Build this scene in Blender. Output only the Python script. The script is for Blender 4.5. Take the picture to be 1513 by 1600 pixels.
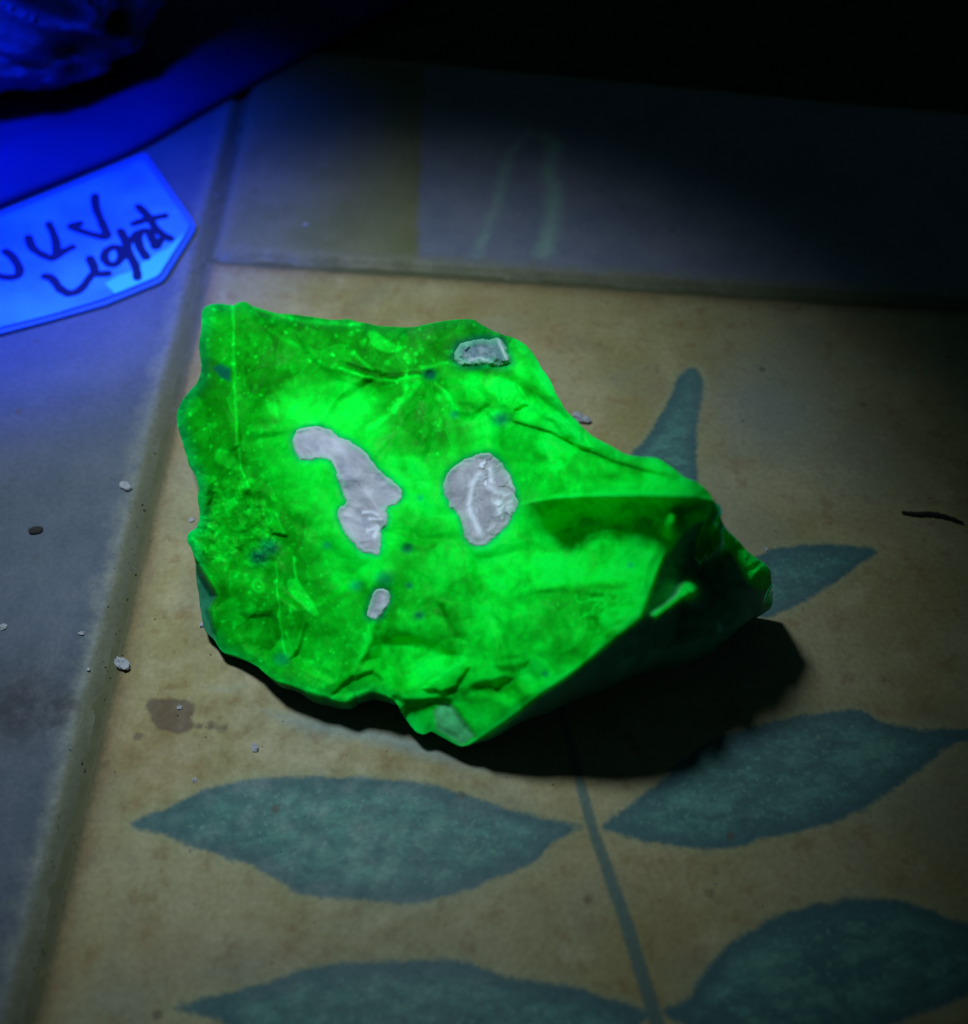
import bpy, math, random
import numpy as np
from mathutils import Vector

for o in list(bpy.data.objects): bpy.data.objects.remove(o)
SC = bpy.context.scene
COL = SC.collection

# ---------------------------------------------------------------- camera
PW, PH, FPX = 1513.0, 1600.0, 1516.0         # photograph size, focal length in its pixels
PITCH, DIST = math.radians(55), 0.27
CH = DIST*math.sin(PITCH)
FW = np.array([0, math.cos(PITCH), -math.sin(PITCH)])
UP = np.array([0, math.sin(PITCH), math.cos(PITCH)])
RT = np.array([1.0, 0, 0])
cam = bpy.data.objects.new('camera', bpy.data.cameras.new('camera')); COL.objects.link(cam)
cam.location = (0, 0, CH)
cam.rotation_euler = (math.pi/2-PITCH, 0, 0)
cd = cam.data
cd.sensor_fit = 'HORIZONTAL'; cd.sensor_width = 36; cd.lens = 36*FPX/PW
cd.clip_start = .005; cd.clip_end = 20
cd.dof.use_dof = True; cd.dof.focus_distance = .248; cd.dof.aperture_fstop = 7.0
SC.camera = cam

def P(u, v, z=0.0):
    """photo pixel(s) -> points at height z above the table (arrays welcome)"""
    u = np.asarray(u, float); v = np.asarray(v, float); z = np.asarray(z, float)
    a = (u-PW/2)/FPX; b = (PH/2-v)/FPX
    dz = FW[2]+UP[2]*b
    t = (z-CH)/dz
    return np.stack([a*t, (FW[1]+UP[1]*b)*t, np.broadcast_to(z, t.shape)+0*t], -1)

# ---------------------------------------------------------------- world, lamps, exposure
w = bpy.data.worlds.new('World'); SC.world = w; w.use_nodes = True
bg = w.node_tree.nodes['Background']
bg.inputs[0].default_value = (.30, .75, .75, 1); bg.inputs[1].default_value = .022

def spot(name, loc, target, power, color, size_deg, blend, radius):
    l = bpy.data.lights.new(name, 'SPOT'); l.energy = power; l.color = color
    l.spot_size = math.radians(size_deg); l.spot_blend = blend; l.shadow_soft_size = radius
    o = bpy.data.objects.new(name, l); COL.objects.link(o)
    o.location = loc
    d = Vector(target)-Vector(loc); o.rotation_euler = d.to_track_quat('-Z', 'Y').to_euler()
    return o
# short-wave lamp held above and a little behind-left of the stone
spot('shortwave_lamp', (-.102, .219, .318), (-.054, .164, 0), 4.35, (.86, .98, 1.0), 61.5, 1.0, .025)
# blue glow of the second lamp over the label
spot('blue_lamp', (-.235, .20, .25), tuple(P(40, 370)), 13.0, (.003, .05, 1.0), 44, 1.0, .02)

SC.view_settings.view_transform = 'Standard'; SC.view_settings.look = 'None'
SC.view_settings.exposure = 0; SC.view_settings.gamma = 1
SC.render.engine = 'CYCLES'
SC.cycles.use_denoising = True
SC.cycles.max_bounces = 6; SC.cycles.diffuse_bounces = 3
SC.cycles.sample_clamp_indirect = 4

# ---------------------------------------------------------------- helpers
def tag(o, label=None, cat=None, group=None, kind=None):
    if label: o['label'] = label
    if cat: o['category'] = cat
    if group: o['group'] = group
    if kind: o['kind'] = kind
    return o

def link(name, me, mat=None, parent=None, smooth=True):
    o = bpy.data.objects.new(name, me); COL.objects.link(o)
    if mat is not None: me.materials.append(mat)
    if parent is not None: o.parent = parent
    if smooth and len(me.polygons):
        me.polygons.foreach_set('use_smooth', np.ones(len(me.polygons), bool))
    return o

def empty(name, loc=(0, 0, 0)):
    o = bpy.data.objects.new(name, None); COL.objects.link(o); o.location = loc
    o.empty_display_size = .01
    return o

def mesh_np(name, verts, faces):
    me = bpy.data.meshes.new(name)
    me.from_pydata(np.asarray(verts, float).tolist(), [], faces if isinstance(faces, list) else faces.tolist())
    me.update()
    return me

def fattr(me, name, val):
    a = me.attributes.new(name, 'FLOAT', 'POINT'); a.data.foreach_set('value', np.asarray(val, np.float32))

def cattr(me, name, rgb):
    a = me.attributes.new(name, 'FLOAT_COLOR', 'POINT')
    c = np.ones((len(rgb), 4), np.float32); c[:, :3] = rgb
    a.data.foreach_set('color', c.ravel())

def catmull(pts, n=8, closed=False):
    pts = np.asarray(pts, float); N = len(pts); out = []
    for i in range(N if closed else N-1):
        if closed: a, b, c, d = pts[(i-1) % N], pts[i], pts[(i+1) % N], pts[(i+2) % N]
        else: a, b, c, d = pts[max(i-1, 0)], pts[i], pts[i+1], pts[min(i+2, N-1)]
        for k in range(n):
            t = k/n
            out.append(.5*((2*b)+(-a+c)*t+(2*a-5*b+4*c-d)*t*t+(-a+3*b-3*c+d)*t**3))
    if not closed: out.append(pts[-1])
    return np.array(out)

def dist_line(x, y, pts, closed=False):
    pts = np.asarray(pts, float)
    d = np.full(x.shape, 1e9)
    n = len(pts)
    for i in range(n if closed else n-1):
        a = pts[i]; b = pts[(i+1) % n]; e = b-a; L = e@e+1e-12
        t = np.clip(((x-a[0])*e[0]+(y-a[1])*e[1])/L, 0, 1)
        d = np.minimum(d, (x-a[0]-t*e[0])**2+(y-a[1]-t*e[1])**2)
    return np.sqrt(d)

def inside(x, y, pts):
    pts = np.asarray(pts, float); r = np.zeros(x.shape, bool); n = len(pts)
    for i in range(n):
        a = pts[i]; b = pts[(i+1) % n]
        if a[1] == b[1]: continue
        c = (a[1] > y) != (b[1] > y)
        r ^= c & (x < (b[0]-a[0])*(y-a[1])/(b[1]-a[1])+a[0])
    return r

def sdf(x, y, pts, far=None):
    """signed distance, negative inside; beyond `far` it is just cut off"""
    pts = np.asarray(pts, float)
    if far is None:
        d = dist_line(x, y, pts, True); return np.where(inside(x, y, pts), -d, d)
    out = np.full(x.shape, float(far))
    lo = pts.min(0)-far; hi = pts.max(0)+far
    m = (x > lo[0]) & (x < hi[0]) & (y > lo[1]) & (y < hi[1])
    if m.any():
        d = dist_line(x[m], y[m], pts, True)
        out[m] = np.minimum(np.where(inside(x[m], y[m], pts), -d, d), far)
    return out

def sst(a, b, x):
    t = np.clip((x-a)/(b-a), 0, 1); return t*t*(3-2*t)

def _hash(ix, iy, s):
    h = (ix.astype(np.int64)*374761393+iy.astype(np.int64)*668265263+s*974711) & 0x7fffffff
    h = ((h ^ (h >> 13))*1274126177) & 0x7fffffff
    h = (h ^ (h >> 16)) & 0x7fffffff
    return h/float(0x7fffffff)

def vnoise(x, y, s=0):
    ix = np.floor(x); iy = np.floor(y); fx = x-ix; fy = y-iy
    fx = fx*fx*fx*(fx*(fx*6-15)+10); fy = fy*fy*fy*(fy*(fy*6-15)+10)
    a = _hash(ix, iy, s); b = _hash(ix+1, iy, s); c = _hash(ix, iy+1, s); d = _hash(ix+1, iy+1, s)
    return (a*(1-fx)+b*fx)*(1-fy)+(c*(1-fx)+d*fx)*fy

def fbm(x, y, scale, octv=4, s=0, gain=.5):
    x = x/scale; y = y/scale; r = 0*x; a = 1; tot = 0
    ca, sa = math.cos(.6), math.sin(.6)
    for k in range(octv):
        r = r+a*vnoise(x, y, s+k*17); tot += a; a *= gain
        x, y = (x*ca-y*sa)*2.03+5.3, (x*sa+y*ca)*2.03+1.7
    return r/tot*2-1

def worley(x, y, scale, s=0):
    x = x/scale; y = y/scale; ix = np.floor(x); iy = np.floor(y)
    f1 = np.full(x.shape, 9.); f2 = f1.copy(); idv = 0*x
    for dx in (-1, 0, 1):
        for dy in (-1, 0, 1):
            cx = ix+dx; cy = iy+dy
            d = np.hypot(cx+_hash(cx, cy, s)-x, cy+_hash(cx, cy, s+91)-y)
            m = d < f1
            f2 = np.where(m, f1, np.minimum(f2, d)); idv = np.where(m, _hash(cx, cy, s+7), idv); f1 = np.where(m, d, f1)
    return f1*scale, f2*scale, idv

# ---------------------------------------------------------------- materials
class NT:
    def __init__(s, name):
        s.m = bpy.data.materials.new(name); s.m.use_nodes = True
        s.t = s.m.node_tree; s.b = s.t.nodes['Principled BSDF']
    def n(s, typ, **kw):
        x = s.t.nodes.new('ShaderNode'+typ)
        for k, v in kw.items(): setattr(x, k, v)
        return x
    def l(s, a, b): s.t.links.new(a, b)
    def val(s, sock, v):
        if hasattr(v, 'is_output'): s.l(v, sock)
        else: sock.default_value = v
    def noise(s, scale, detail=4, rough=.55, vec=None, dist=0):
        x = s.n('TexNoise'); x.inputs['Scale'].default_value = scale; x.inputs['Detail'].default_value = detail
        x.inputs['Roughness'].default_value = rough; x.inputs['Distortion'].default_value = dist
        s.l(vec if vec is not None else s.coord(), x.inputs['Vector']); return x.outputs['Fac']
    def coord(s):
        if not hasattr(s, '_c'): s._c = s.n('TexCoord').outputs['Object']
        return s._c
    def mapv(s, sc, rot=(0, 0, 0)):
        x = s.n('Mapping'); x.inputs['Scale'].default_value = sc; x.inputs['Rotation'].default_value = rot
        s.l(s.coord(), x.inputs['Vector']); return x.outputs['Vector']
    def math(s, op, a, b=0.0, c=0.0):
        x = s.n('Math', operation=op)
        for i, v in enumerate((a, b, c)): s.val(x.inputs[i], v)
        return x.outputs[0]
    def ramp(s, v, a, b, c=0.0, d=1.0):
        x = s.n('MapRange', interpolation_type='SMOOTHSTEP')
        s.val(x.inputs[0], v)
        for i, k in enumerate((a, b, c, d)): x.inputs[i+1].default_value = k
        return x.outputs[0]
    def mix(s, f, a, b, mode='MIX'):
        x = s.n('Mix', data_type='RGBA', blend_type=mode)
        s.val(x.inputs[0], f)
        for i, v in ((6, a), (7, b)):
            if hasattr(v, 'is_output'): s.l(v, x.inputs[i])
            else: x.inputs[i].default_value = (*v, 1)
        return x.outputs[2]
    def attr(s, name, col=False):
        x = s.n('Attribute'); x.attribute_name = name
        return x.outputs['Color' if col else 'Fac']
    def bump(s, h, strength=.4, dist=.001):
        x = s.n('Bump'); x.inputs['Strength'].default_value = strength; x.inputs['Distance'].default_value = dist
        s.l(h, x.inputs['Height']); s.l(x.outputs[0], s.b.inputs['Normal'])
    def done(s, col=None, rough=.6, spec=.3):
        if col is not None:
            if hasattr(col, 'is_output'): s.l(col, s.b.inputs['Base Color'])
            else: s.b.inputs['Base Color'].default_value = (*col, 1)
        s.val(s.b.inputs['Roughness'], rough); s.b.inputs['Specular IOR Level'].default_value = spec
        return s.m

# painted ochre tile; the painted leaves come from distance fields stored on the mesh (metres)
def mat_tile(name, kind):
    k = NT(name)
    n1 = k.noise(38, 5, .6); n2 = k.noise(160, 4, .6); n3 = k.noise(14, 3, .5); n4 = k.noise(700, 3, .6)
    if kind == 'ochre':
        c = k.mix(k.ramp(n1, .35, .68), (.215, .195, .085), (.28, .258, .14))
        c = k.mix(k.ramp(n3, .45, .65), c, (.27, .255, .155))
        c = k.mix(k.math('MULTIPLY', k.ramp(n2, .52, .68), .6), c, (.19, .135, .065))
        c = k.mix(k.math('MULTIPLY', k.ramp(k.noise(75, 4, .65), .54, .68), .5), c, (.33, .305, .19))
        c = k.mix(k.math('MULTIPLY', k.ramp(k.noise(26, 4, .6, dist=.6), .56, .66), .45), c, (.185, .15, .085))
    elif kind == 'grey':
        c = k.mix(k.ramp(n1, .3, .7), (.054, .078, .122), (.075, .098, .145))
        c = k.mix(k.math('MULTIPLY', k.ramp(n2, .58, .75), .5), c, (.06, .07, .085))
        c = k.mix(k.math('MULTIPLY', k.attr('smudge'), k.ramp(n2, .3, .6, .5, .95)), c, (.028, .034, .048))
    else:
        c = k.mix(k.ramp(n1, .3, .7), (.10, .115, .06), (.135, .145, .09))
    if kind == 'border':   # slate glaze field with pale strokes
        f = k.math('ADD', k.attr('field'), k.math('MULTIPLY', k.math('SUBTRACT', n2, .5), .004))
        c = k.mix(k.ramp(f, .002, -.002), c, k.mix(k.ramp(n1, .3, .7), (.095, .12, .20), (.135, .155, .23)))
        s = k.math('ADD', k.attr('stroke'), k.math('MULTIPLY', k.math('SUBTRACT', n2, .5), .006))
        c = k.mix(k.math('MULTIPLY', k.ramp(s, .003, -.004), .75), c, (.17, .30, .29))
    if kind == 'ochre':
        c = k.mix(k.math('MULTIPLY', k.ramp(k.noise(21, 3, .5), .50, .66), .55), c, (.185, .205, .165))
        c = k.mix(k.math('MULTIPLY', k.ramp(k.noise(17, 3, .55, k.mapv((1, 1.7, 1), (0, 0, .4))), .52, .68), .5), c, (.225, .165, .085))
        wob = k.math('ADD', k.math('MULTIPLY', k.math('SUBTRACT', n2, .5), .0026), k.math('MULTIPLY', k.math('SUBTRACT', n4, .5), .0012))
        L = k.math('ADD', k.attr('leaf'), wob)
        br = k.noise(1.0, 4, .65, k.mapv((150, 330, 1), (0, 0, math.radians(-28))))
        br2 = k.noise(1.0, 3, .6, k.mapv((650, 800, 1), (0, 0, math.radians(-28))))
        lc = k.mix(k.ramp(k.math('ADD', k.math('MULTIPLY', br, .6), k.math('MULTIPLY', n1, .4)), .42, .62), (.026, .115, .130), (.060, .215, .200))
        lc = k.mix(k.math('MULTIPLY', k.ramp(br2, .55, .70), .7), lc, (.11, .29, .25))
        lc = k.mix(k.math('MULTIPLY', k.ramp(k.noise(95, 4, .65), .52, .64), .5), lc, (.022, .085, .11))
        lc = k.mix(k.ramp(L, -.0052, -.0008, 0, .85), lc, (.022, .088, .115))
        pale = k.math('ADD', k.attr('pale'), wob)
        c = k.mix(k.math('MULTIPLY', k.ramp(pale, .001, -.0035), .72), c, (.15, .235, .245))
        # thin light margin left by the brush round each leaf
        c = k.mix(k.math('MULTIPLY', k.ramp(L, .0035, .0004), .45), c, (.23, .26, .155))
        c = k.mix(k.ramp(L, .0009, -.0007, 0, .93), c, lc)
        sm = k.attr('smear')
        c = k.mix(k.math('MULTIPLY', sm, .65), c, (.16, .215, .24))
        S = k.math('ADD', k.attr('stem'), k.math('MULTIPLY', wob, .35))
        c = k.mix(k.ramp(S, .0006, -.0005, 0, .88), c, (.055, .115, .115))
        T = k.math('ADD', k.attr('stain'), k.math('MULTIPLY', wob, .8))
        c = k.mix(k.ramp(T, .0008, -.0006, 0, .85), c, k.mix(n2, (.05, .032, .022), (.105, .07, .045)))
    # dark pin holes and lighter grit
    vo = k.n('TexVoronoi'); vo.inputs['Scale'].default_value = 150; k.l(k.coord(), vo.inputs['Vector'])
    wn = k.n('TexWhiteNoise'); k.l(vo.outputs['Position'], wn.inputs['Vector'])
    dot = k.math('MULTIPLY', k.ramp(vo.outputs['Distance'], .22, .10), k.ramp(wn.outputs['Value'], .93, .95))
    c = k.mix(k.math('MULTIPLY', dot, .6), c, (.07, .06, .04))
    # worn, grubby edge
    e = k.math('ADD', k.attr('edge'), k.math('MULTIPLY', k.math('SUBTRACT', n2, .5), .012))
    wear = {'ochre': (.15, .105, .06), 'grey': (.15, .175, .17), 'border': (.13, .14, .11)}[kind]
    c = k.mix(k.ramp(e, .009, .001, 0, .75), c, wear)
    e2 = k.math('ADD', k.attr('edge'), k.math('MULTIPLY', k.math('SUBTRACT', n4, .5), .002))
    c = k.mix(k.ramp(e2, .0036, .0010, 0, .8), c, (.095, .105, .062))
    c = k.mix(.18, c, k.n('TexNoise').outputs['Color'], 'MIX') if False else c
    g = k.ramp(n4, .2, .8, .86, 1.1)
    cc = k.n('CombineColor'); [k.l(g, cc.inputs[i]) for i in range(3)]
    c = k.mix(1.0, c, cc.outputs[0], 'MULTIPLY')
    k.bump(k.math('ADD', n2, k.math('MULTIPLY', n4, .5)), .35, .0006)
    return k.done(c, k.ramp(n2, .3, .7, .5, .75), .25)

k = NT('grout'); n = k.noise(220, 4); M_GROUT = k.done(k.mix(n, (.05, .06, .035), (.10, .105, .065)), .9, .1)
M_OCHRE = mat_tile('painted_ochre_tile', 'ochre'); M_GREY = mat_tile('grey_tile', 'grey'); M_BORD = mat_tile('border_tile', 'border')

# fluorescing chalcedony: its glow follows the lamp, so it is a strongly green reflecting surface
k = NT('chalcedony')
c = k.attr('fluor', True)
n2 = k.noise(420, 3, .6); g = k.ramp(n2, .25, .75, .88, 1.1)
cc = k.n('CombineColor'); [k.l(g, cc.inputs[i]) for i in range(3)]
c = k.mix(1.0, c, cc.outputs[0], 'MULTIPLY')
k.bump(k.math('ADD', k.noise(300, 4, .6), k.math('MULTIPLY', k.noise(1100, 2, .6), .4)), .08, .0005)
k.b.inputs['IOR'].default_value = 1.54
k.b.inputs['Subsurface Weight'].default_value = .45; k.b.inputs['Subsurface Radius'].default_value = (.3, 1, .4); k.b.inputs['Subsurface Scale'].default_value = .0045
M_STONE = k.done(c, k.ramp(k.noise(120, 3), .3, .7, .42, .65), .025)

k = NT('quartz_inclusion')
c = k.attr('fluor', True)
k.bump(k.noise(500, 4, .6), .25, .0005)
M_INCL = k.done(c, .5, .15)

k = NT('label_paper'); n = k.noise(60, 3)
M_PAPER = k.done(k.mix(k.ramp(k.noise(28, 4, .6), .35, .65), (.025, .15, .80), (.045, .26, .88)), .7, .1)
k = NT('lit_label_paper'); M_PAPER2 = k.done((.06, .50, .95), .7, .1)  # lamp-lit tone of the label paper, put into the colour
k = NT('label_sleeve'); M_SLEEVE = k.done((.03, .12, .42), .35, .4)
k = NT('marker_ink'); M_INK = k.done((.006, .012, .07), .6, .1)
k = NT('tray_plastic'); n = k.noise(30, 3)
M_TRAY = k.done(k.mix(n, (.004, .012, .08), (.010, .030, .21)), .6, .1)
k = NT('dark_specimen'); c = k.attr('fluor', True)
k.bump(k.noise(260, 4, .6), .5, .002); M_DARK = k.done(c, .6, .3)
k = NT('pale_crumb'); n = k.noise(500, 3); M_CRUMB = k.done(k.mix(n, (.20, .22, .26), (.36, .39, .47)), .7, .2)
k = NT('dark_crumb'); M_BLACK = k.done((.02, .02, .022), .8, .2)
k = NT('table_under'); n = k.noise(60, 4); M_UNDER = k.done(k.mix(n, (.012, .012, .014), (.03, .03, .03)), .8, .1)

# ---------------------------------------------------------------- tiled tabletop (the setting)
def lerp2(a, b, t): return a+(b-a)*t
gL0, gL1 = P(40, 1560)[:2], P(338, 320)[:2]            # left joint
gT0, gT1 = P(340, 400)[:2], P(1500, 475)[:2]           # joint behind the stone
gF0, gF1 = P(700, 92)[:2], P(1500, 168)[:2]            # far edge of the border tile
def isect(a, b, c, d):
    M = np.array([b-a, c-d]).T; t = np.linalg.solve(M, c-a); return a+(b-a)*t[0]
def along(a, b, y): return a+(b-a)*((y-a[1])/(b[1]-a[1]))
def alongx(a, b, x): return a+(b-a)*((x-a[0])/(b[0]-a[0]))
cLT = isect(gL0, gL1, gT0, gT1); cLF = isect(gL0, gL1, gF0, gF1)
YB = -.06; XR = .30; XL = -.46
bL = along(gL0, gL1, YB)
table = link('tabletop', mesh_np('tabletop', [(-1.5, -1, -.03), (1.5, -1, -.03), (1.5, 2, -.03), (-1.5, 2, -.03)] +
     [(-1.5, -1, -.0032), (1.5, -1, -.0032), (1.5, 2, -.0032), (-1.5, 2, -.0032)],
     [(0, 3, 2, 1), (4, 5, 6, 7), (0, 1, 5, 4), (1, 2, 6, 5), (2, 3, 7, 6), (3, 0, 4, 7)]), M_UNDER, smooth=False)
tag(table, 'dark tabletop carrying painted tiles', None, kind='structure')
# grout bed
gb = [along(gL0, gL1, YB)+(-.40, 0), (XR, YB), alongx(gF0, gF1, XR), cLF, cLF+(-.40, .03)]
bed = [(*q, -.0027) for q in gb]+[(*q, -.0031) for q in gb]
n = len(gb)
link('grout', mesh_np('grout', bed, [tuple(range(n))]+[(i, (i+1) % n, n+(i+1) % n, n+i) for i in range(n)]), M_GROUT, table, False)

def tile(quad, mat, step, seed, attrs=None, gap=.0016, bevel=.0042):
    """one tile: quad of ground corners (counter-clockwise), pillowed edges, fine grid on top"""
    q = [np.asarray(c, float) for c in quad]
    nx = int(max(np.linalg.norm(q[1]-q[0]), np.linalg.norm(q[2]-q[3]))/step); ny = int(max(np.linalg.norm(q[3]-q[0]), np.linalg.norm(q[2]-q[1]))/step)
    s, t = np.meshgrid(np.linspace(0, 1, nx+1), np.linspace(0, 1, ny+1))
    xy = ((1-s)*(1-t))[..., None]*q[0]+(s*(1-t))[..., None]*q[1]+(s*t)[..., None]*q[2]+((1-s)*t)[..., None]*q[3]
    x = xy[..., 0].ravel(); y = xy[..., 1].ravel()
    d = dist_line(x, y, q, True)
    dw = d+.0012*fbm(x, y, .012, 4, seed)
    prof = np.clip((dw-gap)/bevel, 0, 1)
    z = -.0030*(1-np.sqrt(np.clip(1-(1-prof)**2, 0, 1)))
    z = z-.00018*(fbm(x, y, .03, 3, seed+5)+1)*(prof > 0) - .0004*np.clip(fbm(x, y, .010, 3, seed+9)-.15, 0, 1)*np.exp(-d/.008)
    idx = np.arange((nx+1)*(ny+1)).reshape(ny+1, nx+1)
    f = np.stack([idx[:-1, :-1], idx[:-1, 1:], idx[1:, 1:], idx[1:, :-1]], -1).reshape(-1, 4)
    me = mesh_np('tile', np.stack([x, y, z], -1), f)
    fattr(me, 'edge', d-gap)
    if attrs: attrs(me, x, y)
    return link('tile', me, mat, table)

def gpoly(pts, sub=6, closed=True): return P(*np.array(catmull(pts, sub, closed)).T)[:, :2]

LEAVES = [
 [(205, 1287), (260, 1262), (310, 1238), (370, 1222), (430, 1215), (500, 1213), (570, 1215), (640, 1222), (700, 1232), (760, 1254), (820, 1270), (870, 1283), (915, 1291), (890, 1302), (860, 1320), (840, 1342), (800, 1362), (760, 1377), (700, 1400), (640, 1409), (580, 1409), (520, 1401), (470, 1396), (440, 1378), (390, 1350), (340, 1335), (290, 1318), (250, 1302)],
 [(940, 1291), (975, 1268), (1000, 1245), (1030, 1220), (1070, 1185), (1120, 1155), (1180, 1135), (1240, 1120), (1300, 1111), (1345, 1110), (1380, 1128), (1430, 1140), (1513, 1138), (1560, 1130), (1560, 1150), (1500, 1160), (1480, 1168), (1440, 1200), (1400, 1230), (1350, 1262), (1300, 1285), (1250, 1300), (1200, 1308), (1150, 1322), (1100, 1326), (1040, 1318), (1000, 1312), (965, 1302)],
 [(272, 1576), (320, 1560), (380, 1545), (440, 1530), (480, 1512), (540, 1505), (640, 1500), (720, 1502), (760, 1515), (810, 1530), (880, 1540), (950, 1560), (1010, 1580), (1020, 1590), (1000, 1600), (960, 1640), (850, 1690), (700, 1720), (550, 1710), (450, 1680), (370, 1620), (330, 1590)],
 [(1038, 1584), (1075, 1560), (1095, 1530), (1110, 1505), (1150, 1470), (1200, 1438), (1260, 1418), (1330, 1406), (1400, 1408), (1450, 1420), (1500, 1440), (1560, 1460), (1600, 1500), (1500, 1560), (1400, 1600), (1250, 1640), (1120, 1620)],
 [(985, 714), (1005, 690), (1025, 660), (1045, 625), (1060, 592), (1072, 577), (1085, 574), (1096, 587), (1097, 620), (1092, 660), (1088, 700), (1090, 750), (1060, 790), (1000, 760)],
 [(1160, 884), (1200, 862), (1240, 853), (1300, 850), (1350, 856), (1370, 862), (1345, 880), (1310, 905), (1280, 925), (1245, 945), (1220, 955), (1190, 965), (1150, 930)]]
PALE = [(370, 1088), (400, 1102), (440, 1108), (520, 1118), (590, 1130), (660, 1148), (740, 1180), (800, 1215), (740, 1208), (640, 1186), (560, 1164), (480, 1152), (430, 1128)]
PALE2 = [(320, 1068), (345, 1072), (385, 1070), (375, 1078), (340, 1080)]
STEM = [(862, 1060), (885, 1140), (905, 1215), (925, 1290), (950, 1360), (975, 1430), (1000, 1510), (1026, 1595), (1045, 1660), (1070, 1760)]
STAIN = [(230, 1095), (265, 1090), (298, 1098), (305, 1110), (298, 1120), (302, 1135), (285, 1145), (250, 1142), (240, 1130), (232, 1112)]

def main_attrs(me, x, y):
    L = np.full(x.shape, .03)
    for l in LEAVES: L = np.minimum(L, sdf(x, y, gpoly(l), .03))
    fattr(me, 'leaf', L)
    fattr(me, 'pale', np.minimum(sdf(x, y, gpoly(PALE), .03), sdf(x, y, gpoly(PALE2), .03)))
    sp = gpoly(STEM, 6, False); wid = np.interp(y, sp[::-1, 1], np.linspace(.0018, .0009, len(sp)))
    fattr(me, 'stem', dist_line(x, y, sp)-wid)
    st = sdf(x, y, gpoly(STAIN), .03)
    for u, v, r in ((330, 1133, .0011), (348, 1138, .0009), (215, 1150, .0009), (310, 1135, .0006), (1120, 1360, .0006), (920, 1406, .0009), (1110, 1398, .0008), (1250, 480, .001)):
        c = P(u, v); st = np.minimum(st, np.hypot(x-c[0], y-c[1])-r)
    fattr(me, 'stain', st)
    sm = 0*x
    for u, v, r, a in ((1215, 640, .022, .9), (1330, 700, .02, .5), (480, 1140, .016, .2), (640, 1470, .03, .3), (1240, 1050, .03, .25)):
        c = P(u, v); sm = np.maximum(sm, a*np.exp(-((x-c[0])**2+(y-c[1])**2)/(r*r)))
    fattr(me, 'smear', sm)

def border_attrs(me, x, y):
    c0 = P(664, 60)[:2]; c1 = P(652, 420)[:2]; e = c1-c0; nrm = np.array([e[1], -e[0]])/np.linalg.norm(e)
    side = (x-c0[0])*nrm[0]+(y-c0[1])*nrm[1]
    t = P(900, 300)[:2]; sgn = np.sign((t-c0)@nrm)
    fattr(me, 'field', -sgn*side)
    a = gpoly([(826, 205), (800, 235), (788, 270), (778, 310), (764, 350), (745, 400)], 5, False)
    b = gpoly([(850, 215), (868, 225), (858, 265), (866, 300), (862, 345), (850, 395)], 5, False)
    cc = gpoly([(745, 405), (800, 398), (870, 402)], 5, False)
    fattr(me, 'stroke', np.minimum(dist_line(x, y, a)-.0012, dist_line(x, y, b)-.0030))

tile([bL, (XR, YB), alongx(gT0, gT1, XR), cLT], M_OCHRE, .00125, 3, main_attrs)
tile([cLT, alongx(gT0, gT1, XR), alongx(gF0, gF1, XR), cLF], M_BORD, .0016, 11, border_attrs)
def grey_attrs(me, x, y):
    c = P(110, 1108); q = np.exp(-(((x-c[0])/.030)**2+((y-c[1])/.0055)**2)**1.5)
    for u, v, r_ in ((180, 1090, .006), (30, 1100, .012), (215, 1120, .006)):
        c = P(u, v); q = np.maximum(q, np.exp(-((x-c[0])**2+(y-c[1])**2)/(r_*r_)))
    fattr(me, 'smudge', q)
tile([bL+(-.24, 0), bL, cLF, cLF+(-.24, .03)], M_GREY, .002, 29, grey_attrs, bevel=.0034)

# ---------------------------------------------------------------- the fluorescing stone
OUT = [(318, 482), (335, 474), (362, 476), (370, 473), (385, 472), (395, 478), (430, 488), (455, 491), (480, 494), (520, 499), (545, 498), (560, 502), (590, 508), (630, 511), (655, 509), (680, 503), (700, 500), (735, 499), (745, 502), (765, 514), (790, 524), (812, 532), (830, 548), (845, 570), (860, 595), (872, 620), (885, 640), (905, 662), (925, 680), (950, 695), (975, 708), (990, 712), (1020, 714), (1035, 720), (1050, 730), (1070, 746), (1090, 755), (1105, 766), (1115, 780), (1125, 790), (1130, 800), (1128, 812), (1135, 825), (1150, 840), (1165, 858), (1180, 870), (1195, 880), (1203, 890), (1206, 905), (1208, 930), (1204, 950), (1190, 958), (1150, 975), (1100, 998), (1050, 1012), (1020, 1022), (980, 1032), (950, 1040), (920, 1052), (895, 1062), (870, 1078), (850, 1092), (820, 1112), (795, 1130), (775, 1142), (755, 1152), (740, 1160), (722, 1166), (700, 1157), (680, 1147), (672, 1143), (660, 1147), (648, 1142), (638, 1130), (628, 1115), (618, 1098), (608, 1090), (595, 1083), (580, 1080), (565, 1083), (550, 1090), (540, 1097), (525, 1095), (510, 1088), (490, 1083), (465, 1075), (440, 1066), (425, 1060), (410, 1048), (400, 1040), (380, 1030), (365, 1024), (350, 1020), (342, 1012), (335, 1000), (320, 985), (315, 965), (312, 940), (308, 910), (305, 880), (300, 860), (292, 845), (295, 832), (308, 822), (312, 800), (308, 780), (310, 760), (305, 742), (296, 728), (290, 705), (283, 685), (278, 665), (277, 645), (283, 630), (295, 612), (308, 598), (314, 580), (313, 560), (311, 540), (314, 515), (314, 498)]
OUT = catmull(OUT, 4, True)
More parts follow.
